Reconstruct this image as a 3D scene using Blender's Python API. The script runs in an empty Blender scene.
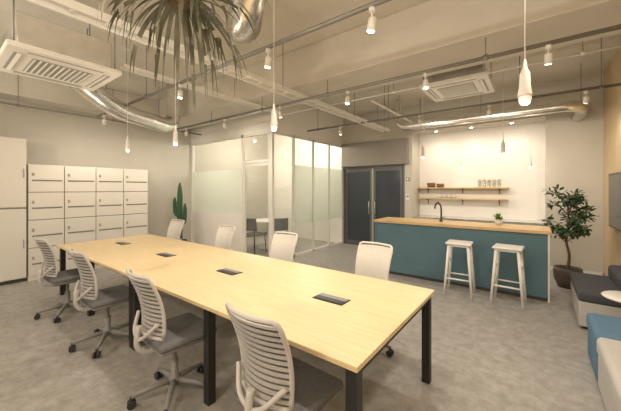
import bpy, bmesh, math, random
from mathutils import Vector, Matrix
random.seed(7)
sc=bpy.context.scene
try:
    sc.view_settings.view_transform='Standard'
    sc.view_settings.look='None'
except Exception: pass

# ---------------------------------------------------------------- materials
def nodes(m):
    m.use_nodes=True
    return m.node_tree.nodes,m.node_tree.links,m.node_tree.nodes['Principled BSDF']
def mat(name,col,rough=.5,metal=0,noise=0,nscale=8,bump=0,emit=None,estr=0,col2=None,stretch=None):
    m=bpy.data.materials.new(name); N,L,p=nodes(m)
    p.inputs['Base Color'].default_value=(*col,1); p.inputs['Roughness'].default_value=rough
    p.inputs['Metallic'].default_value=metal
    if emit: 
        p.inputs['Emission Color'].default_value=(*emit,1); p.inputs['Emission Strength'].default_value=estr
    if noise or bump or col2:
        tc=N.new('ShaderNodeTexCoord'); mp=N.new('ShaderNodeMapping'); nz=N.new('ShaderNodeTexNoise')
        nz.inputs['Scale'].default_value=nscale; nz.inputs['Detail'].default_value=5
        L.new(tc.outputs['Object'],mp.inputs['Vector']); L.new(mp.outputs[0],nz.inputs['Vector'])
        if stretch: mp.inputs['Scale'].default_value=stretch
        if noise or col2:
            cr=N.new('ShaderNodeValToRGB')
            a=tuple(c*(1-noise) for c in col); b=col2 if col2 else tuple(min(1,c*(1+noise)) for c in col)
            cr.color_ramp.elements[0].color=(*a,1); cr.color_ramp.elements[1].color=(*b,1)
            cr.color_ramp.elements[0].position=.3; cr.color_ramp.elements[1].position=.7
            L.new(nz.outputs['Fac'],cr.inputs[0]); L.new(cr.outputs[0],p.inputs['Base Color'])
        if bump:
            bp=N.new('ShaderNodeBump'); bp.inputs['Strength'].default_value=bump; bp.inputs['Distance'].default_value=.01
            L.new(nz.outputs['Fac'],bp.inputs['Height']); L.new(bp.outputs[0],p.inputs['Normal'])
    return m
def glassmat(name,tint,refl,frost=0):
    m=bpy.data.materials.new(name); m.use_nodes=True; N=m.node_tree.nodes; L=m.node_tree.links
    for n in list(N): N.remove(n)
    out=N.new('ShaderNodeOutputMaterial'); tr=N.new('ShaderNodeBsdfTransparent'); tr.inputs[0].default_value=(*tint,1)
    gl=N.new('ShaderNodeBsdfGlossy'); gl.inputs['Roughness'].default_value=.03
    mx=N.new('ShaderNodeMixShader'); mx.inputs[0].default_value=refl
    L.new(tr.outputs[0],mx.inputs[1]); L.new(gl.outputs[0],mx.inputs[2]); last=mx
    if frost:
        tl=N.new('ShaderNodeBsdfTranslucent'); tl.inputs[0].default_value=(.84,.88,.82,1)
        df=N.new('ShaderNodeBsdfDiffuse'); df.inputs[0].default_value=(.78,.82,.76,1)
        m1=N.new('ShaderNodeMixShader'); m1.inputs[0].default_value=.45
        L.new(tl.outputs[0],m1.inputs[1]); L.new(df.outputs[0],m1.inputs[2])
        m2=N.new('ShaderNodeMixShader'); m2.inputs[0].default_value=frost
        L.new(mx.outputs[0],m2.inputs[1]); L.new(m1.outputs[0],m2.inputs[2]); last=m2
    L.new(last.outputs[0],out.inputs[0]); return m
def floormat():
    m=bpy.data.materials.new('floor_concrete_tile'); N,L,p=nodes(m)
    tc=N.new('ShaderNodeTexCoord'); br=N.new('ShaderNodeTexBrick')
    br.offset=0; br.inputs['Scale'].default_value=1; br.inputs['Brick Width'].default_value=.5; br.inputs['Row Height'].default_value=.5
    br.inputs['Mortar Size'].default_value=.002; br.inputs['Bias'].default_value=0
    br.inputs['Color1'].default_value=(.95,.95,.95,1); br.inputs['Color2'].default_value=(1,1,1,1); br.inputs['Mortar'].default_value=(.86,.86,.86,1)
    L.new(tc.outputs['Object'],br.inputs['Vector'])
    n1=N.new('ShaderNodeTexNoise'); n1.inputs['Scale'].default_value=9; n1.inputs['Detail'].default_value=12; n1.inputs['Roughness'].default_value=.75
    L.new(tc.outputs['Object'],n1.inputs['Vector'])
    cr=N.new('ShaderNodeValToRGB'); cr.color_ramp.elements[0].position=.33; cr.color_ramp.elements[1].position=.67
    cr.color_ramp.elements[0].color=(.255,.240,.222,1); cr.color_ramp.elements[1].color=(.43,.41,.38,1)
    L.new(n1.outputs['Fac'],cr.inputs[0])
    mx=N.new('ShaderNodeMixRGB'); mx.blend_type='MULTIPLY'; mx.inputs[0].default_value=1
    L.new(cr.outputs[0],mx.inputs[1]); L.new(br.outputs['Color'],mx.inputs[2]); L.new(mx.outputs[0],p.inputs['Base Color'])
    p.inputs['Roughness'].default_value=.6
    return m
M={}
M['wall']=mat('wall_warm_grey',(.56,.525,.46),.9,noise=.03,nscale=3,bump=.05)
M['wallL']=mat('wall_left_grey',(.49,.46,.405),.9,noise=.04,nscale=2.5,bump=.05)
M['white']=mat('plaster_white',(.82,.79,.74),.85,noise=.02,nscale=4)
M['ceil']=mat('ceiling_concrete_paint',(.62,.585,.52),.95,noise=.06,nscale=2,bump=.1)
M['tan']=mat('wall_tan',(.56,.43,.26),.85,noise=.06,nscale=3)
M['floor']=floormat()
M['frame']=mat('partition_frame_white',(.76,.74,.69),.5)
M['glass']=glassmat('glass_clear',(.97,.985,.975),.06)
M['frost']=glassmat('glass_frosted',(.94,.96,.94),.05,.62)
M['birch']=mat('birch_top',(.72,.56,.325),.42,noise=.08,nscale=3,stretch=(1,14,1))
M['oak']=mat('oak_counter',(.62,.43,.22),.45,noise=.14,nscale=4,stretch=(1,10,1))
M['black']=mat('black_powdercoat',(.018,.018,.02),.45)
M['blackp']=mat('black_plastic',(.03,.03,.033),.4)
M['blue']=mat('counter_blue',(.095,.175,.215),.75,noise=.05,nscale=3)
M['chair']=mat('chair_light_grey',(.52,.50,.48),.5)
M['chairm']=mat('chair_mesh_grey',(.22,.215,.21),.8)
M['chairw']=mat('chair_knit_white',(.66,.63,.58),.85,noise=.05,nscale=60)
M['seat']=mat('seat_fabric_grey',(.14,.14,.145),.95,noise=.15,nscale=80)
M['base']=mat('chair_base_grey',(.24,.235,.23),.4)
M['lock']=mat('locker_beige_white',(.68,.65,.59),.5)
M['gap']=mat('dark_gap',(.07,.065,.06),.8)
M['gapl']=mat('locker_seam',(.22,.205,.185),.8)
M['steel']=mat('galvanised_steel',(.80,.79,.76),.26,.95,noise=.1,nscale=10)
M['conduit']=mat('conduit_grey',(.25,.245,.23),.45,.5)
M['wplast']=mat('white_plastic',(.78,.76,.71),.4)
M['wmetal']=mat('white_metal',(.80,.78,.74),.4)
M['grille']=mat('ac_grille',(.35,.34,.31),.6)
M['doorg']=mat('door_dark_glass',(.05,.06,.072),.1)
M['doorf']=mat('door_frame_dark',(.11,.11,.11),.4)
M['shut']=mat('header_grey',(.26,.235,.205),.8,noise=.25,nscale=70)
M['leaf']=mat('ficus_leaf',(.035,.08,.025),.5,noise=.4,nscale=6)
M['leaf2']=mat('staghorn_leaf',(.07,.085,.045),.6,noise=.3,nscale=5,col2=(.26,.245,.18))
M['herb']=mat('herb_leaf',(.12,.28,.05),.5,noise=.3,nscale=30)
M['bark']=mat('bark',(.16,.10,.06),.9,noise=.3,nscale=30)
M['pot']=mat('clay_dark_pot',(.10,.08,.065),.7,noise=.2,nscale=12)
M['soil']=mat('soil',(.035,.025,.018),1)
M['cactus']=mat('cactus_green',(.035,.09,.045),.7,noise=.25,nscale=25)
M['sofag']=mat('sofa_light_grey',(.48,.465,.44),.95,noise=.08,nscale=90)
M['sofad']=mat('sofa_charcoal',(.07,.07,.08),.95,noise=.2,nscale=90)
M['sofab']=mat('sofa_blue',(.095,.19,.29),.95,noise=.12,nscale=90)
M['screen']=mat('screen_black',(.012,.025,.035),.12)
M['basket']=mat('basket_brown',(.20,.10,.05),.8,noise=.3,nscale=60)
M['bulb']=mat('bulb_opal',(.9,.88,.84),.3,emit=(1,.92,.8),estr=.3)
M['lit']=mat('lamp_lit_lens',(1,.9,.75),.3,emit=(1,.9,.75),estr=20)
M['jar']=glassmat('jar_glass',(.85,.88,.86),.18)

# ---------------------------------------------------------------- builder
class B:
    def __init__(s): s.bm=bmesh.new(); s.m=[]
    def mi(s,k):
        if k not in s.m: s.m.append(k)
        return s.m.index(k)
    def _set(s,faces,k,smooth=False):
        i=s.mi(k)
        for f in faces: f.material_index=i; f.smooth=smooth
    def box(s,c,d,k,bev=0,rot=None,seg=2,smooth=False):
        r=bmesh.ops.create_cube(s.bm,size=1); vs=r['verts']
        mt=Matrix.Translation(c)@(rot.to_4x4() if rot else Matrix.Identity(4))@Matrix.Diagonal((*d,1))
        bmesh.ops.transform(s.bm,matrix=mt,verts=vs)
        fs=set(f for v in vs for f in v.link_faces)
        if bev>0:
            es=list(set(e for v in vs for e in v.link_edges))
            s._set(fs,k,smooth)
            rr=bmesh.ops.bevel(s.bm,geom=es,offset=bev,segments=seg,affect='EDGES',profile=.5,material=-1)
            s._set(rr['faces'],k,True)
        else: s._set(fs,k,smooth)
    def b2(s,x0,x1,y0,y1,z0,z1,k,bev=0): s.box(((x0+x1)/2,(y0+y1)/2,(z0+z1)/2),(abs(x1-x0),abs(y1-y0),abs(z1-z0)),k,bev)
    def cyl(s,p0,p1,r0,k,r1=None,n=12):
        if r1 is None: r1=r0
        s.tube([p0,p1],[r0,r1],k,n)
    def tube(s,pts,r,k,n=10,cap=True):
        pts=[Vector(p) for p in pts]; m=len(pts)
        if not isinstance(r,(list,tuple)): r=[r]*m
        t=(pts[1]-pts[0]).normalized(); up=Vector((0,0,1)) if abs(t.z)<.9 else Vector((1,0,0))
        a=t.cross(up).normalized(); rings=[]
        for i,p in enumerate(pts):
            if i==0: t=pts[1]-pts[0]
            elif i==m-1: t=pts[-1]-pts[-2]
            else: t=(pts[i+1]-pts[i]).normalized()+(pts[i]-pts[i-1]).normalized()
            t.normalize(); a=(a-t*a.dot(t)).normalized(); b=t.cross(a)
            rings.append([s.bm.verts.new(p+(a*math.cos(2*math.pi*j/n)+b*math.sin(2*math.pi*j/n))*r[i]) for j in range(n)])
        fs=[]
        for i in range(m-1):
            for j in range(n):
                fs.append(s.bm.faces.new((rings[i][j],rings[i][(j+1)%n],rings[i+1][(j+1)%n],rings[i+1][j])))
        s._set(fs,k,True)
        if cap:
            s._set([s.bm.faces.new(rings[0][::-1]),s.bm.faces.new(rings[-1])],k)
    def lathe(s,c,prof,k,n=20):
        rings=[]
        for (r,z) in prof:
            rings.append([s.bm.verts.new((c[0]+r*math.cos(2*math.pi*j/n),c[1]+r*math.sin(2*math.pi*j/n),c[2]+z)) for j in range(n)])
        fs=[]
        for i in range(len(rings)-1):
            for j in range(n): fs.append(s.bm.faces.new((rings[i][j],rings[i][(j+1)%n],rings[i+1][(j+1)%n],rings[i+1][j])))
        s._set(fs,k,True)
        s._set([s.bm.faces.new(rings[0][::-1]),s.bm.faces.new(rings[-1])],k)
    def grid(s,fn,nu,nv,k,smooth=True):
        V=[[s.bm.verts.new(fn(i/nu,j/nv)) for j in range(nv+1)] for i in range(nu+1)]
        s._set([s.bm.faces.new((V[i][j],V[i+1][j],V[i+1][j+1],V[i][j+1])) for i in range(nu) for j in range(nv)],k,smooth)
    def leaf(s,p,d,nrm,L,W,k):
        d=d.normalized(); w=d.cross(nrm).normalized()
        nn=w.cross(d)
        P=[p,p+d*L*.35+w*W/2-nn*.0,p+d*L*.75+w*W*.35,p+d*L-nn*L*.1,p+d*L*.75-w*W*.35,p+d*L*.35-w*W/2]
        s._set([s.bm.faces.new([s.bm.verts.new(q) for q in P])],k)
    def done(s,name,loc=(0,0,0),rz=0):
        me=bpy.data.meshes.new(name); bmesh.ops.recalc_face_normals(s.bm,faces=s.bm.faces[:]) if not getattr(s,'norec',False) else None
        s.bm.to_mesh(me); s.bm.free()
        for k in s.m: me.materials.append(M[k])
        o=bpy.data.objects.new(name,me); sc.collection.objects.link(o); o.location=loc; o.rotation_euler=(0,0,rz); return o
def inst(o,name,loc,rz=0):
    c=bpy.data.objects.new(name,o.data); sc.collection.objects.link(c); c.location=loc; c.rotation_euler=(0,0,rz); return c
def simple(name,*a):
    b=B(); b.b2(*a); return b.done(name)
def arc(pts,n=8):
    P=[Vector(p) for p in pts]; P=[2*P[0]-P[1]]+P+[2*P[-1]-P[-2]]; out=[]
    for i in range(1,len(P)-2):
        for j in range(n):
            t=j/n; a,b,c,d=P[i-1:i+3]
            out.append(.5*((2*b)+(c-a)*t+(2*a-5*b+4*c-d)*t*t+(3*b-a-3*c+d)*t**3))
    out.append(P[-2]); return out

XL,XR,YF,YB,ZC=-7.4,.95,-1.6,7.3,3.6
# ---------------------------------------------------------------- shell
simple('floor',XL-.1,XR+.1,YF-.1,YB+.9,-.1,0,'floor')
b=B(); b.b2(XL-.1,XR+.1,YF-.1,YB+.9,ZC,ZC+.1,'ceil')
b.done('ceiling')
b=B(); b.b2(XL,XR,3.35,4.12,3.06,ZC,'ceil',.01); b.done('trim_1')     # deep cross beam
b=B(); b.b2(XL,XL+.45,YF,3.35,3.12,ZC,'ceil',.01); b.done('trim_2')  # beam along the left wall, below the slab
simple('wall_left',XL-.1,XL,YF-.1,YB+.9,0,ZC,'wallL')
simple('wall_right',XR,XR+.1,YF-.1,YB+.9,0,ZC,'tan')
simple('wall_front',XL,XR,YF-.1,YF,0,ZC,'wall')
b=B()
b.b2(XL,-4.38,YB,YB+.12,0,ZC,'white')
b.b2(-4.38,-2.6,YB,YB+.12,2.2,ZC,'wall')
b.b2(-2.6,-2.42,YB,YB+.7,0,ZC,'wall')
b.b2(-2.42,.155,YB,YB+.7,2.95,ZC,'wall')
b.b2(.155,XR,YB,YB+.7,0,ZC,'wall')
b.b2(-2.42,.155,YB+.6,YB+.7,0,2.95,'white')
b.b2(-4.38,-2.6,YB+.6,YB+.7,0,2.2,'gap')
b.done('wall_back')
simple('baseboard_back',.16,XR-.015,YB-.012,YB,0,.07,'frame')
simple('baseboard_left',XL,XL+.012,YF,YB,0,.07,'gapl')
simple('baseboard_right',XR-.012,XR,YF,YB-.015,0,.07,'gapl')
b=B(); b.b2(-4.34,-2.5,YB-.131,YB-.001,2.17,2.8,'shut',.005); b.done('shutter_header_box')
b=B()
y=YB+.02
b.b2(-4.37,-4.32,y,y+.08,0,2.17,'doorf'); b.b2(-2.66,-2.61,y,y+.08,0,2.17,'doorf'); b.b2(-4.32,-2.66,y,y+.08,2.1,2.17,'doorf')
for x0,x1 in ((-4.31,-3.5),(-3.45,-2.67)):
    b.b2(x0,x0+.06,y+.01,y+.06,0.01,2.1,'doorf'); b.b2(x1-.06,x1,y+.01,y+.06,.01,2.1,'doorf')
    b.b2(x0+.06,x1-.06,y+.01,y+.06,.01,.12,'doorf'); b.b2(x0+.06,x1-.06,y+.01,y+.06,2.02,2.1,'doorf')
    b.b2(x0+.06,x1-.06,y+.03,y+.04,.12,2.02,'doorg')
b.b2(-3.5,-3.45,y+.0,y+.06,0.01,2.1,'grille')
for x in (-3.56,-3.39): b.tube([(x,y+.01,.85),(x,y-.05,.9),(x,y-.05,1.2),(x,y+.01,1.25)],.012,'steel',8)
b.done('door_1')
b=B(); b.b2(-2.56,-2.48,YB-.02,YB,1.28,1.42,'wplast',.004); b.b2(-2.55,-2.49,YB-.022,YB-.02,1.34,1.4,'grille'); b.done('intercom_panel')
b=B(); b.b2(-2.56,-2.48,YB-.02,YB,1.75,1.83,'gap',.004); b.b2(-2.545,-2.495,YB-.025,YB-.019,1.765,1.815,'wplast');b.done('wall_thermostat')

# ---------------------------------------------------------------- glass meeting room
GX,GY,GT=-4.4,4.47,2.78
b=B(); b.b2(XL,GX+.04,GY-.04,GY+.04,GT,ZC,'white'); b.b2(XL,-5.32,GY-.04,GY+.04,0,.95,'white')
b.done('wall_partition_front')
b=B(); b.b2(GX-.04,GX+.04,GY+.04,YB,GT,ZC,'white'); b.done('wall_partition_side')
b=B(); f='frame'
for x in (XL+.03,-5.32,GX): b.b2(x-.03,x+.03,GY-.03,GY+.03,.95 if x<-6 else 0,GT,f)
b.b2(XL+.06,-5.35,GY-.03,GY+.03,.95,1.0,f)
b.b2(XL+.06,GX-.03,GY-.03,GY+.03,GT-.06,GT,f); b.b2(-5.29,GX-.03,GY-.03,GY+.03,2.12,2.18,f)
b.b2(XL+.06,-5.35,GY-.006,GY+.006,1.0,GT-.06,'glass'); b.b2(XL+.06,-5.35,GY-.009,GY-.007,1.0,2.0,'frost')
b.b2(-5.29,GX-.03,GY-.006,GY+.006,2.18,GT-.06,'glass')
b.done('window_1')
b=B()
for x0,x1,z0,z1 in ((-5.285,-5.235,.01,2.11),(-4.485,-4.435,.01,2.11),(-5.235,-4.485,.01,.08),(-5.235,-4.485,2.05,2.11)): b.b2(x0,x1,GY-.02,GY+.02,z0,z1,f)
b.b2(-5.235,-4.485,GY-.005,GY+.005,.08,2.05,'glass')
b.tube([(-4.52,GY-.02,.95),(-4.52,GY-.06,.97),(-4.52,GY-.06,1.25),(-4.52,GY-.02,1.27)],.01,'steel',8)
b.done('door_2')
b=B()
ys=[GY,5.15,5.9,6.6,YB-.03]
for yy in ys[1:]: b.b2(GX-.025,GX+.025,yy-.025,yy+.025,0,GT,f)
b.b2(GX-.025,GX+.025,GY+.03,YB-.05,GT-.06,GT,f); b.b2(GX-.025,GX+.025,GY+.03,YB-.05,0,.06,f)
for i in range(4):
    b.b2(GX-.005,GX+.005,ys[i]+.03,ys[i+1]-.025,.06,GT-.06,'glass')
    if i!=0: b.b2(GX+.006,GX+.009,ys[i]+.03,ys[i+1]-.025,.75,2.1,'frost')
b.done('window_2')
b=B(); b.lathe((0,0,0),[(.27,0),(.27,.015),(.03,.03),(.03,.69),(.1,.7),(.5,.7),(.5,.73),(.0001,.73)],'wmetal',28); b.done('round_meeting_table',(-5.65,5.6,0))
def simplechair():
    b=B()
    b.box((0,0,.45),(.42,.42,.035),'seat',.015)
    b.grid(lambda u,v:Vector(((u-.5)*.42,-.2-.05*v+.25*(u-.5)**2,.55+.3*v)),8,4,'seat'); 
    b.grid(lambda u,v:Vector(((u-.5)*.42,-.22-.05*v+.25*(u-.5)**2,.55+.3*v)),8,4,'seat')
    for sx in (-1,1):
        b.tube([(sx*.2,.2,0),(sx*.17,.17,.44)],.011,'black',8); b.tube([(sx*.2,-.22,0),(sx*.17,-.19,.44),(sx*.18,-.215,.6)],.011,'black',8)
    return b
o=simplechair().done('cafe_chair',(-5.5,4.98,0),0.1)
inst(o,'cafe_chair.001',(-5.05,5.35,0),.9)

# ---------------------------------------------------------------- meeting table
TX0,TX1,TY0,TY1,TZ=-5.59,-.653,1.215,2.535,.73
W=(TX1-TX0)/4
b=B()
for i in range(2):
    x0=TX0+i*2*W; b.b2(x0+.001,x0+2*W-.001,TY0,TY1,TZ-.028,TZ,'birch',.003)
for i in range(5):
    x=TX0+i*W
    xs=[x+.05] if i==0 else ([x-.05] if i==4 else ([x-.035,x+.035] if i==2 else [x]))
    for xx in xs:
        for yy in (TY0+.06,TY1-.06): b.b2(xx-.03,xx+.03,yy-.03,yy+.03,0,TZ-.028,'black')
        b.b2(xx-.02,xx+.02,TY0+.09,TY1-.09,TZ-.08,TZ-.028,'black')
for yy in (TY0+.08,TY1-.08): b.b2(TX0+.06,TX1-.06,yy-.015,yy+.015,TZ-.075,TZ-.028,'black')
for x in (-1.215,-2.42,-3.66,-4.95):
    b.b2(x-.13,x+.13,1.79,1.92,TZ-.002,TZ+.004,'blackp',.002)
    b.b2(x-.12,x+.12,1.80,1.853,TZ+.004,TZ+.008,'blackp'); b.b2(x-.12,x+.12,1.857,1.91,TZ+.004,TZ+.008,'base')
b.done('meeting_table')

# ---------------------------------------------------------------- office chair
def chair(sheet,frame):
    b=B()
    for i in range(5):
        a=2*math.pi*i/5+.63; d=Vector((math.cos(a),math.sin(a),0)); q=Vector((-d.y,d.x,0))
        b.tube([d*.02+Vector((0,0,.115)),d*.16+Vector((0,0,.10)),d*.28+Vector((0,0,.075))],[.026,.02,.015],'base',8)
        e=d*.28; b.cyl(e+Vector((0,0,.03)),e+Vector((0,0,.08)),.01,'blackp',n=8)
        for sg in (-1,1): b.cyl(e+q*sg*.008+Vector((0,0,.028)),e+q*sg*.026+Vector((0,0,.028)),.028,'blackp',n=14)
    b.lathe((0,0,0),[(.045,.085),(.045,.14),(.028,.15),(.028,.27),(.016,.275),(.016,.40),(.05,.405)],'base',14)
    b.box((0,-.02,.405),(.16,.26,.05),'base',.015)
    b.box((0,.02,.438),(.42,.41,.03),'base',.014)
    b.box((0,.02,.468),(.44,.43,.055),'seat',.025,seg=4)
    def P(u,z,off=0):
        w=.172+.02*z; zz=.53+.425*z
        y=-.205-.04*z-.05*z*z+.05*u*u
        y+=.02*math.sin(min(1,z*1.1)*math.pi)
        cx=w*u
        return Vector((cx,y+off,zz))
    b.grid(lambda u,v:P((u*2-1)*.97,v*.97+.01,.012),12,10,sheet)
    n=13
    for i in range(n):
        z=(i+.6)/n*.97; hz=.020
        A=[P((j/12)*2-1,z,-.006) for j in range(13)]; Cc=[P((j/12)*2-1,z+hz*2.0,-.010) for j in range(13)]
        V0=[b.bm.verts.new(p) for p in A]; V1=[b.bm.verts.new(p) for p in Cc]
        V2=[b.bm.verts.new(p+Vector((0,.012,0))) for p in A]; V3=[b.bm.verts.new(p+Vector((0,.012,0))) for p in Cc]
        fs=[]
        for j in range(12):
            fs+= [b.bm.faces.new((V0[j],V0[j+1],V1[j+1],V1[j])),b.bm.faces.new((V2[j+1],V2[j],V3[j],V3[j+1])),
                  b.bm.faces.new((V1[j],V1[j+1],V3[j+1],V3[j])),b.bm.faces.new((V0[j+1],V0[j],V2[j],V2[j+1]))]
        b._set(fs,frame,False)
    loop=[P(-1,z/10) for z in range(0,10)]+[P(-.95,1.0)]+[P(u/6,1.03) for u in range(-5,6)]+[P(.95,1.0)]+[P(1,z/10) for z in range(9,-1,-1)]
    b.tube(loop,.012,frame,8)
    b.tube([P(u/6,-.01) for u in range(-6,7)],.013,frame,8)
    b.tube(arc([(0,-.1,.40),(0,-.2,.40),(0,-.26,.47),(0,-.25,.60)],5),.02,frame,8)
    for sx in (-1,1):
        b.tube(arc([(0,-.255,.50),(sx*.09,-.245,.55),(sx*.17,-.19,.64)],5),.013,frame,8)
    return b
c0=chair('chairm','chair').done('office_chair',(-1.07,1.20,0),-.03)
inst(c0,'office_chair.001',(-2.18,1.17,0),-.06)
inst(c0,'office_chair.002',(-3.44,1.15,0),0)
inst(c0,'office_chair.003',(-4.66,1.12,0),.05)
c1=chair('chairw','chairw').done('office_chair.004',(-1.36,2.66,0),math.pi-.05)
inst(c1,'office_chair.005',(-2.6,2.66,0),math.pi+.05)
inst(c1,'office_chair.006',(-3.84,2.66,0),math.pi)
inst(c1,'office_chair.007',(-5.28,2.66,0),math.pi+.1)

# ---------------------------------------------------------------- lockers
b=B(); LX=-6.8; w=.485; y0=1.105
b.b2(XL+.02,LX-.022,y0,y0+4*w,0.0,1.97,'lock')
for c in range(4):
    ya=y0+c*w
    for r in range(4):
        z0=.07+r*.475
        b.b2(LX-.02,LX,ya+.006,ya+w-.006,z0+.006,z0+.469,'lock',.003)
        b.b2(LX-.001,LX+.004,ya+.05,ya+w-.03,z0+.19,z0+.215,'gapl')
        b.b2(LX-.001,LX+.015,ya+.05,ya+.08,z0+.28,z0+.33,'grille',.003)
b.b2(LX-.022,LX-.018,y0,y0+4*w,0.02,1.95,'gapl')
b.b2(LX-.02,LX+.0,y0,y0+4*w,0.0,.07,'lock')
b.done('locker_bank')
b=B(); 
for z0,z1 in ((.06,1.22),(1.24,2.39)):
    b.b2(XL+.02,LX-.02,-.2,1.09,z0-.0,z1,'lock')
    for ya in (-.2,.445): b.b2(LX-.02,LX,ya+.006,ya+.639,z0+.01,z1-.01,'lock',.003); b.b2(LX,LX+.012,ya+.6,ya+.615,z0+.5,z0+.65,'grille')
b.b2(XL+.02,LX-.04,-.2,1.09,0,.06,'gap'); b.b2(XL+.03,LX-.025,-.19,1.08,1.2,1.26,'gapl')
b.done('storage_cabinet')

# ---------------------------------------------------------------- kitchen island
b=B(); CX0,CX1,CY0,CY1=-2.41,.15,5.2,5.85
b.b2(CX0-.02,CX1+.02,CY0-.03,CY1,.93,.975,'oak',.004)
b.b2(CX0+.02,CX1-.02,CY0,CY1-.04,.05,.93,'blue'); b.b2(CX0+.04,CX1-.04,CY0+.02,CY1-.06,0,.05,'gap')
b.b2(CX1-.02,CX1,CY0-.01,CY1-.02,0,.93,'frame'); b.b2(CX0,CX0+.02,CY0-.01,CY1-.02,0,.93,'blue')
b.done('kitchen_island')
b=B(); b.lathe((0,0,0),[(.03,0),(.03,.02),(.014,.03),(.014,.05)],'black',14)
b.tube(arc([(0,0,.03),(0,0,.2),(0,.02,.29),(0,.09,.33),(0,.15,.28),(0,.16,.22)],6),.014,'black',10); b.tube([(.01,0,.06),(.07,0,.08)],.007,'black',8)
b.done('kitchen_faucet',(-1.33,5.56,.975),math.pi*.3)
b=B(); b.lathe((0,0,0),[(.045,0),(.055,.09),(.05,.09),(.048,.08)],'wplast',16)
for i in range(70):
    a=random.random()*6.28; e=random.uniform(.2,1.4); d=Vector((math.cos(a)*math.cos(e),math.sin(a)*math.cos(e),math.sin(e)))
    b.leaf(Vector((0,0,.08))+d*random.uniform(0,.06),d,Vector((0,0,1)),.06,.03,'herb')
b.norec=True; b.done('potted_herb',(-.48,5.62,.975))
b=B(); b.b2(-2.41,.145,YB+.05,YB+.598,.08,.84,'lock'); b.b2(-2.41,.145,YB+.02,YB+.598,.84,.88,'steel',.003); b.b2(-2.41,.145,YB+.1,YB+.598,0,.08,'gap')
for i in range(5): b.b2(-2.41+i*.51+.005,-2.41+(i+1)*.51-.005,YB+.03,YB+.05,.1,.82,'wplast',.002)
b.done('kitchen_base_cabinet')
YW=YB+.6
for nm,z,x1 in (('wall_shelf',1.56,-.48),('wall_shelf.001',1.30,-.48)):
    b=B(); b.b2(-2.4,x1,YW-.24,YW-.001,z,z+.03,'oak',.002)
    for x in (-2.2,-1.4,-.65): b.b2(x-.008,x+.008,YW-.2,YW-.001,z-.02,z,'black'); b.b2(x-.008,x+.008,YW-.015,YW-.001,z-.12,z,'black')
    b.done(nm)
b=B(); b.lathe((0,0,0),[(.08,0),(.1,.11),(.09,.11),(.085,.02)],'basket',18); b.lathe((.22,0,0),[(.07,0),(.09,.09),(.08,.09),(.075,.02)],'basket',18); b.done('woven_basket',(-2.1,YW-.12,1.59))
b=B()
for i in range(5): b.lathe((i*.095,.0,0),[(.034,0),(.038,.13),(.03,.14),(.03,.155)],'jar',14); b.lathe((i*.095,0,.155),[(.034,0),(.034,.02)],'oak',14)
b.done('glass_jar_row',(-1.03,YW-.12,1.59))
b=B()
for i in range(4): b.lathe((i*.11,0,0),[(.035,0),(.045,.08),(.04,.08),(.035,.01)],'wplast',14)
b.done('mug_row',(-1.9,YW-.12,1.33))

# ---------------------------------------------------------------- bar stools
def stool():
    b=B(); 
    b.box((0,0,.755),(.34,.34,.03),'wmetal',.014,seg=3); b.box((0,0,.725),(.27,.27,.03),'wmetal',.006)
    for sx in (-1,1):
        for sy in (-1,1):
            b.tube([(sx*.125,sy*.125,.73),(sx*.18,sy*.18,0)],[.021,.016],'wmetal',8)
    for z in (.25,.45):
        t=.18-.055*z/.73
        for sg in (-1,1):
            if z<.3: b.tube([(-t,sg*t,z),(t,sg*t,z)],.012,'wmetal',8)
            b.tube([(sg*t,-t,z+.03),(sg*t,t,z+.03)],.012,'wmetal',8)
    return b
s0=stool().done('bar_stool',(-.90,4.83,0),.05)
inst(s0,'bar_stool.001',(-.30,4.86,0),-.05)

# ---------------------------------------------------------------- sofas, side table, TV
def rb(b,x0,x1,y0,y1,z0,z1,k,bev=.03): b.box(((x0+x1)/2,(y0+y1)/2,(z0+z1)/2),(x1-x0,y1-y0,z1-z0),k,bev,seg=4)
b=B(); rb(b,.38,.93,4.42,5.42,.03,.31,'sofag',.02); rb(b,.37,.93,4.41,5.43,.30,.42,'sofad',.04); rb(b,.74,.93,4.42,5.42,.40,.58,'sofad',.05)
for x in (.43,.88):
    for yy in (4.48,5.36): b.cyl((x,yy,0),(x,yy,.05),.02,'black')
b.done('modular_sofa')
b=B(); rb(b,.38,.93,3.2,3.74,.03,.29,'sofab',.02); rb(b,.37,.93,3.19,3.75,.28,.42,'sofab',.04)
for x in (.43,.88):
    for yy in (3.26,3.68): b.cyl((x,yy,0),(x,yy,.05),.02,'black')
b.done('ottoman')
b=B(); rb(b,.38,.93,2.3,3.17,.03,.29,'sofag',.02); rb(b,.37,.93,2.29,3.18,.28,.42,'sofag',.04)
for x in (.43,.88):
    for yy in (2.36,3.1): b.cyl((x,yy,0),(x,yy,.05),.02,'black')
b.done('ottoman.001')
b=B(); b.lathe((0,0,0),[(.15,0),(.15,.012),(.015,.02),(.015,.5),(.2,.505),(.21,.515),(.2,.525),(.0001,.525)],'wmetal',28); b.done('side_table',(.72,4.06,0))
b=B(); b.b2(XR-.06,XR-.02,5.1,6.42,.98,1.78,'blackp',.006); b.b2(XR-.063,XR-.058,5.13,6.39,1.01,1.75,'screen'); b.b2(XR-.03,XR,5.5,6.0,1.2,1.5,'blackp'); b.done('wall_television')

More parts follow.
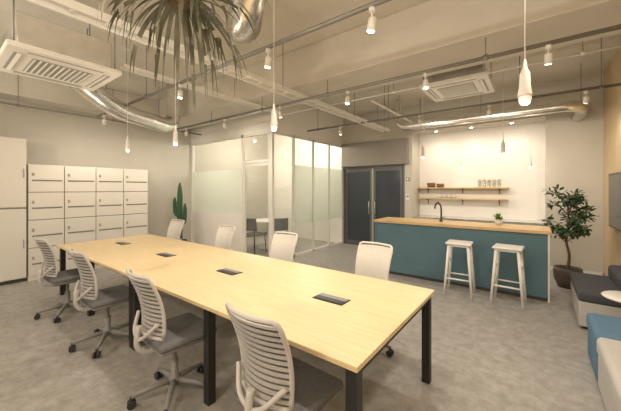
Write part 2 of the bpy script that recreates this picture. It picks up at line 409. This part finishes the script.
# ---------------------------------------------------------------- plants
def ficus():
    b=B(); b.norec=True
    b.lathe((0,0,0),[(.12,0),(.17,.12),(.185,.25),(.175,.31),(.155,.31),(.15,.27),(.0001,.27)],'pot',24); b.lathe((0,0,.27),[(.15,0),(.0001,.005)],'soil',16)
    trunk=arc([(0,0,.27),(.02,.01,.5),(-.02,0,.75),(.01,-.01,1.0),(0,0,1.35)],5); b.tube(trunk,[.022-.012*i/len(trunk) for i in range(len(trunk))],'bark',8)
    for i in range(36):
        z=random.uniform(.68,1.45); a=random.random()*6.28; L=random.uniform(.18,.40)*(1-.35*abs(z-1.05)/.5)
        s=trunk[min(len(trunk)-1,int((min(z,1.34)-.27)/1.08*(len(trunk)-1)))]
        e=s+Vector((math.cos(a)*L,math.sin(a)*L,random.uniform(.05,.30)))
        mid=(s+e)/2+Vector((0,0,.05)); b.tube([s,mid,e],[.007,.005,.003],'bark',5)
        for j in range(20):
            t=random.uniform(.35,1.05); p=s.lerp(mid,t*2) if t<.5 else mid.lerp(e,(t-.5)*2)
            d=Vector((random.gauss(0,1),random.gauss(0,1),random.gauss(-.1,.7))).normalized()
            b.leaf(p+d*.02,d,Vector((random.gauss(0,.5),random.gauss(0,.5),1)),random.uniform(.07,.11),random.uniform(.03,.05),'leaf')
    return b
ficus().done('potted_ficus_tree',(.40,6.2,0))
b=B()
b.lathe((0,0,0),[(.13,0),(.17,.30),(.16,.32),(.14,.32),(.13,.28)],'pot',20)
def ribbed(pts,r):
    P=arc(pts,5); m=len(P); rr=[r*(1 if i<m-3 else (.85,.6,.15)[i-(m-3)]) for i in range(m)]; b.tube(P,rr,'cactus',14)
    for j in range(8):
        a=6.283*j/8; b.tube([p+Vector((math.cos(a)*q,math.sin(a)*q,0)) for p,q in zip(P,rr)],.009,'cactus',5)
ribbed([(0,0,.25),(0,0,.7),(0,0,1.2),(0,0,1.70)],.055)
ribbed([(.03,.02,.7),(.10,.05,.75),(.12,.06,.95),(.12,.06,1.2)],.038)
ribbed([(-.03,-.02,.9),(-.10,-.05,.95),(-.12,-.06,1.1),(-.12,-.06,1.35)],.038)
b.done('potted_cactus',(-6.84,3.80,0))
# hanging staghorn
b=B(); b.norec=True
b.cyl((0,0,.05),(0,0,.79),.004,'black',n=6); b.lathe((0,0,0),[(.03,-.07),(.07,-.05),(.085,0),(.07,.06),(.03,.08)],'bark',16)
for i in range(84):
    a=random.random()*6.283; L=random.uniform(.38,.68); el=random.uniform(-.9,.6)
    h=Vector((math.cos(a),math.sin(a),0)); side=Vector((-h.y,h.x,0)); p=h*.05; w0=random.uniform(.013,.025)
    ang=el; tw=random.uniform(-.6,.6)
    def strip(p,ang,h,side,n,L,w0,w1):
        prev=None
        for j in range(n+1):
            t=j/n; w=(w0*(1-t)+w1*t)
            s2=(side*math.cos(tw)+Vector((0,0,1))*math.sin(tw))
            q=(b.bm.verts.new(p+s2*w),b.bm.verts.new(p-s2*w))
            if prev: b._set([b.bm.faces.new((prev[0],q[0],q[1],prev[1]))],'leaf2',True)
            prev=q; d=h*math.cos(ang)+Vector((0,0,1))*math.sin(ang); p=p+d*L/n; ang-=random.uniform(.10,.20)
            if ang<-1.45: ang=-1.45
        return p,ang
    if random.random()<.6: strip(p,ang,h,side,9,L,w0,.001)
    else:
        p2,a2=strip(p,ang,h,side,6,L*.6,w0*.7,w0)
        for sg in (-1,1):
            hh=(h+side*sg*random.uniform(.15,.45)).normalized(); strip(p2,a2,hh,Vector((-hh.y,hh.x,0)),4,L*random.uniform(.3,.45),w0*.8,.001)
b.done('hanging_staghorn_fern',(-1.86,1.03,2.81))

# ---------------------------------------------------------------- ceiling services
def cassette(name,x,y,z,w,h):
    b=B()
    b.b2(-w*.42,w*.42,-w*.42,w*.42,.05,h,'steel',.01)
    b.b2(-w/2,w/2,-w/2,w/2,0,.05,'wplast',.012)
    b.b2(-w*.27,w*.27,-w*.27,w*.27,-.004,.001,'grille')
    for i in range(11):
        yy=-w*.25+i*w*.05; b.b2(-w*.26,w*.26,yy-.006,yy+.006,-.01,-.004,'wplast')
    for s in (-1,1):
        b.b2(-w*.33,w*.33,s*w*.39-.03,s*w*.39+.03,-.003,.001,'grille'); b.b2(s*w*.39-.03,s*w*.39+.03,-w*.33,w*.33,-.003,.001,'grille')
        b.box((0,s*w*.385,-.004),(w*.66,.04,.004),'wplast',0,Matrix.Rotation(.25*s,3,'X')); b.box((s*w*.385,0,-.004),(.04,w*.66,.004),'wplast',0,Matrix.Rotation(-.25*s,3,'Y'))
    for sx in (-1,1):
        for sy in (-1,1): b.cyl((sx*w*.44,sy*w*.44,.05),(sx*w*.44,sy*w*.44,ZC-z),.006,'conduit',n=6)
    b.done(name,(x,y,z))
cassette('ceiling_air_conditioner',-3.98,.88,2.77,.88,.34)
cassette('ceiling_air_conditioner.001',-.90,4.72,2.98,.85,.28)
def duct(name,pts,r,n=10,rib=.05,hang=True,k='steel'):
    b=B(); P=arc(pts,n); 
    dense=[]
    for i in range(len(P)-1):
        seg=(P[i+1]-P[i]).length; m=max(1,int(seg/(rib/2)))
        for j in range(m): dense.append(P[i].lerp(P[i+1],j/m))
    dense.append(P[-1]); rr=[r*(1.07 if i%2 else 1) for i in range(len(dense))]
    b.tube(dense,rr,k,18)
    if hang:
        for f in (.15,.5,.85):
            p=P[int(f*(len(P)-1))]; b.cyl(p+Vector((0,0,r*.9)),Vector((p.x,p.y,ZC if not(3.35<p.y<4.12) else 3.06)),.005,'conduit',n=6)
    b.done(name)
duct('flexible_duct',[(-4.36,1.08,2.92),(-4.57,1.3,2.84),(-4.95,1.8,2.73),(-5.3,2.4,2.73),(-5.55,2.8,2.76),(-5.68,3.0,2.9),(-5.72,3.05,3.2),(-5.72,3.05,3.59)],.125)
duct('spiral_duct',[(-2.42,6.45,3.5),(-2.38,6.3,3.1),(-2.2,6.22,2.88),(-1.8,6.2,2.86),(-.8,6.2,2.86),(.1,6.2,2.86),(.45,6.25,2.86),(.6,6.6,2.86),(.6,7.25,2.86)],.08)
duct('exhaust_duct_elbow',[(-1.7,1.5,3.59),(-1.8,1.58,3.4),(-2.05,1.78,3.22),(-2.4,1.98,3.2),(-2.6,2.25,3.4),(-2.62,2.3,3.59)],.14,hang=False,rib=.06)
duct('air_supply_duct',[(-4.15,.42,2.98),(-4.1,0,3.1),(-3.7,-.5,3.2),(-3.2,-.9,3.2),(-3.1,-1.55,3.2)],.09)
def pipe(name,pts,r,hangs,k='conduit'):
    b=B(); b.tube(pts,r,k,10)
    for h in hangs:
        top=3.06 if 3.35<h[1]<4.12 else ZC
        b.cyl(h,(h[0],h[1],top),.005,'conduit',n=6); b.lathe((h[0],h[1],h[2]-r-.004),[(r+.006,0),(r+.006,2*r+.01)],k,10)
    b.done(name)
pipe('lighting_pipe',[(-6.3,1.95,2.86),(.9,1.95,2.86)],.02,[(x,1.95,2.86) for x in (-5.9,-4.4,-3.2,-.2,.6)])
pipe('lighting_pipe.001',[(-6.3,3.42,2.86),(.9,3.42,2.86)],.02,[(x,3.42,2.86) for x in (-5,-3.6,-2.3,-.4,.7)])
pipe('lighting_pipe.002',[(-4.3,5.55,2.92),(.9,5.55,2.92)],.02,[(x,5.55,2.92) for x in (-4,-2.3,-.2,.7)])
pipe('water_pipe',[(-4.2,4.3,3.3),(-4.2,4.3,3.0),(.9,4.3,3.0)],.012,[(-3,4.3,3.0),(-1.7,4.3,3.0),(.4,4.3,3.0)],'wplast')
pipe('conduit_pipe',[(-6.9,.2,2.95),(-6.9,3.2,2.95),(-6.9,4.42,2.95)],.015,[(-6.9,1,2.95),(-6.9,2.4,2.95)])
pipe('drain_pipe',[(-2.1,4.4,2.97),(-2.1,7.28,2.97)],.018,[(-2.1,4.9,2.97),(-2.1,6.9,2.97)],'wplast')
b=B()
for dx in (-.07,.07): b.b2(-2.83+dx-.01,-2.83+dx+.01,-1.55,6.7,2.90,2.96,'wplast')
for i in range(34): yy=-1.5+i*.245; b.b2(-2.895,-2.765,yy-.012,yy+.012,2.915,2.925,'wplast')
for yy in (-1,.6,3.0,5.0,6.4):
    for dx in (-.08,.08): b.cyl((-2.83+dx,yy,2.92),(-2.83+dx,yy,ZC),.005,'conduit',n=6)
b.done('cable_tray')
b=B()
for dx in (-.05,.05): b.b2(-3.9+dx-.007,-3.9+dx+.007,1.45,4.25,2.98,3.02,'wplast')
for yy in (1.5,3.1,4.2): b.cyl((-3.9,yy,3.0),(-3.9,yy,ZC),.005,'conduit',n=6); b.b2(-3.95,-3.85,yy-.01,yy+.01,2.985,2.995,'wplast')
b.done('cable_tray.001')

LC=(1,.885,.735)
def addlight(loc,aim,W,ang=120,col=LC,r=.04,blend=1):
    l=bpy.data.lights.new('lamp','SPOT'); l.energy=W; l.spot_size=math.radians(ang); l.spot_blend=blend; l.color=col; l.shadow_soft_size=r
    o=bpy.data.objects.new('spot_light_source',l); sc.collection.objects.link(o); o.location=loc
    o.rotation_euler=(Vector(aim)-Vector(loc)).to_track_quat('-Z','Y').to_euler(); return o
def spot(i,x,y,z,aim,W,lit=True,ang=120):
    d=(Vector(aim)-Vector((x,y,z-.14))).normalized()
    b=B(); b.cyl((0,0,-.02),(0,0,-.12),.006,'wplast',n=8); b.lathe((0,0,-.05),[(.024,0),(.024,.032)],'wplast',12)
    c=Vector((0,0,-.13)); b.tube([c-d*.04,c-d*.03,c+d*.055],[.022,.03,.031],'wplast',16)
    b.tube([c+d*.056,c+d*.058],.024,'lit' if lit else 'grille',16)
    nm='track_spotlight' if i==0 else 'track_spotlight.%03d'%i
    o=b.done(nm,(x,y,z))
    l=addlight(Vector((x,y,z))+c+d*.09,aim,W,ang); l.parent=o; l.matrix_parent_inverse=Matrix.Translation((-x,-y,-z)); l.name='bulb_%d'%i
S=[(-.93,1.95,2.86,(-1.3,1.9,.7)),(-1.97,1.95,2.86,(-2.3,1.9,.7)),(-3.5,1.95,2.86,(-3.5,1.8,.7)),(-5.0,1.95,2.86,(-5.0,1.8,.7)),(.2,1.95,2.86,(.1,1.6,0)),
   (.09,3.42,2.86,(.1,4.2,0)),(-.98,3.42,2.86,(-.8,3.0,0)),(-1.98,3.42,2.86,(-2.0,2.9,0)),(-3.2,3.42,2.86,(-3.3,4.6,0)),(-4.6,3.42,2.86,(-5.3,4.6,1.2)),
   (-1.7,5.55,2.92,(-1.6,7.5,1.0)),(-.6,5.55,2.92,(-.6,7.5,1.0)),(-3.4,5.55,2.92,(-3.4,6.2,0)),(-6.0,1.95,2.86,(-7.2,2.2,1.0)),(-5.9,3.42,2.86,(-7.0,3.9,1.0)),(.55,5.55,2.92,(.5,6.6,.6))]
for i,(x,y,z,aim) in enumerate(S): spot(i,x,y,z,aim,(54 if i in (10,11,13,14) else 44),True,155)
for i,x in enumerate((-1.9,-1.15,-.4)):  # lamps added in the recess to brighten the kitchen wall
    b=B(); b.lathe((0,0,-.03),[(.04,0),(.05,.03)],'wplast',16); b.lathe((0,0,-.032),[(.032,0),(.032,.003)],'lit',16)
    o=b.done('kitchen_downlight' if i==0 else 'kitchen_downlight.%03d'%i,(x,YB+.15,2.95))
    l=addlight((x,YB+.15,2.88),(x,YB+.15,0),19,170); l.name='bulb_k%d'%i; l.parent=o; l.matrix_parent_inverse=Matrix.Translation((-x,-YB-.15,-2.95))
def pl(o,loc,W,r=.05):
    l=bpy.data.lights.new('p','POINT'); l.energy=W; l.color=LC; l.shadow_soft_size=r
    q=bpy.data.objects.new('bulb_light',l); sc.collection.objects.link(q); q.parent=o; q.location=loc
def fill_globe(i,x,y,z,W):
    b=B(); b.cyl((0,0,0),(0,0,ZC-z),.006,'wplast',n=8); b.lathe((0,0,-.02),[(.03,0),(.05,.03),(.03,.07)],'wplast',16)
    o=b.done('ceiling_lamp' if i==0 else 'ceiling_lamp.%03d'%i,(x,y,z)); pl(o,(0,0,-.12),W,.08)
for i,(x,y,z,W) in enumerate([(-6.3,5.7,2.9,62),(-5.0,6.5,2.9,48),(-1.2,-.9,2.5,85),(-4.5,-.9,2.5,85),(.2,-.6,2.5,38)]): fill_globe(i,x,y,z,W)  # fill lamps added in the glass room and out of view behind the camera

# pendants
def pend(name,x,y,z,s=1,W=0):
    b=B(); b.cyl((0,0,.17*s),(0,0,ZC-z),.0035,'wplast',n=6); b.lathe((0,0,ZC-z-.02),[(.035,0),(.035,.02)],'wplast',14)
    b.lathe((0,0,0),[(.010*s,0),(.02*s,.008*s),(.025*s,.025*s),(.022*s,.042*s),(.016*s,.056*s)],'bulb',16)
    b.lathe((0,0,0),[(.026*s,.035*s),(.027*s,.045*s),(.022*s,.075*s),(.019*s,.14*s),(.010*s,.16*s),(.004*s,.20*s)],'wplast',16)
    o=b.done(name,(x,y,z))
    if W: pl(o,(0,0,-.025),W,.012)  # point light added at the pendant as fill for the ceiling
for i,(x,y,z) in enumerate([(-.045,1.87,1.98),(-1.79,1.84,2.05),(-3.41,1.84,2.07),(-4.75,1.84,2.10)]): pend('pendant_lamp'+('' if i==0 else '.%03d'%i),x,y,z,1.15,8)
for i,(x,y,z) in enumerate([(-1.6,5.4,2.1),(-.4,5.4,2.08),(-1.26,7.0,1.98),(-.09,7.0,1.95)]): pend('pendant_lamp.%03d'%(i+4),x,y,z,1.2,6 if i<2 else 3)

w=bpy.data.worlds.new('World'); sc.world=w; w.use_nodes=True; w.node_tree.nodes['Background'].inputs[0].default_value=(.8,.85,1,1); w.node_tree.nodes['Background'].inputs[1].default_value=.3
cd=bpy.data.cameras.new('Camera'); cam=bpy.data.objects.new('Camera',cd); sc.collection.objects.link(cam); sc.camera=cam
cd.sensor_width=36; cd.lens=297/621*36; cd.shift_y=-16.5/621; cd.clip_start=.05
cam.location=(0,0,1.55); cam.rotation_euler=(math.pi/2,0,math.radians(37.2))
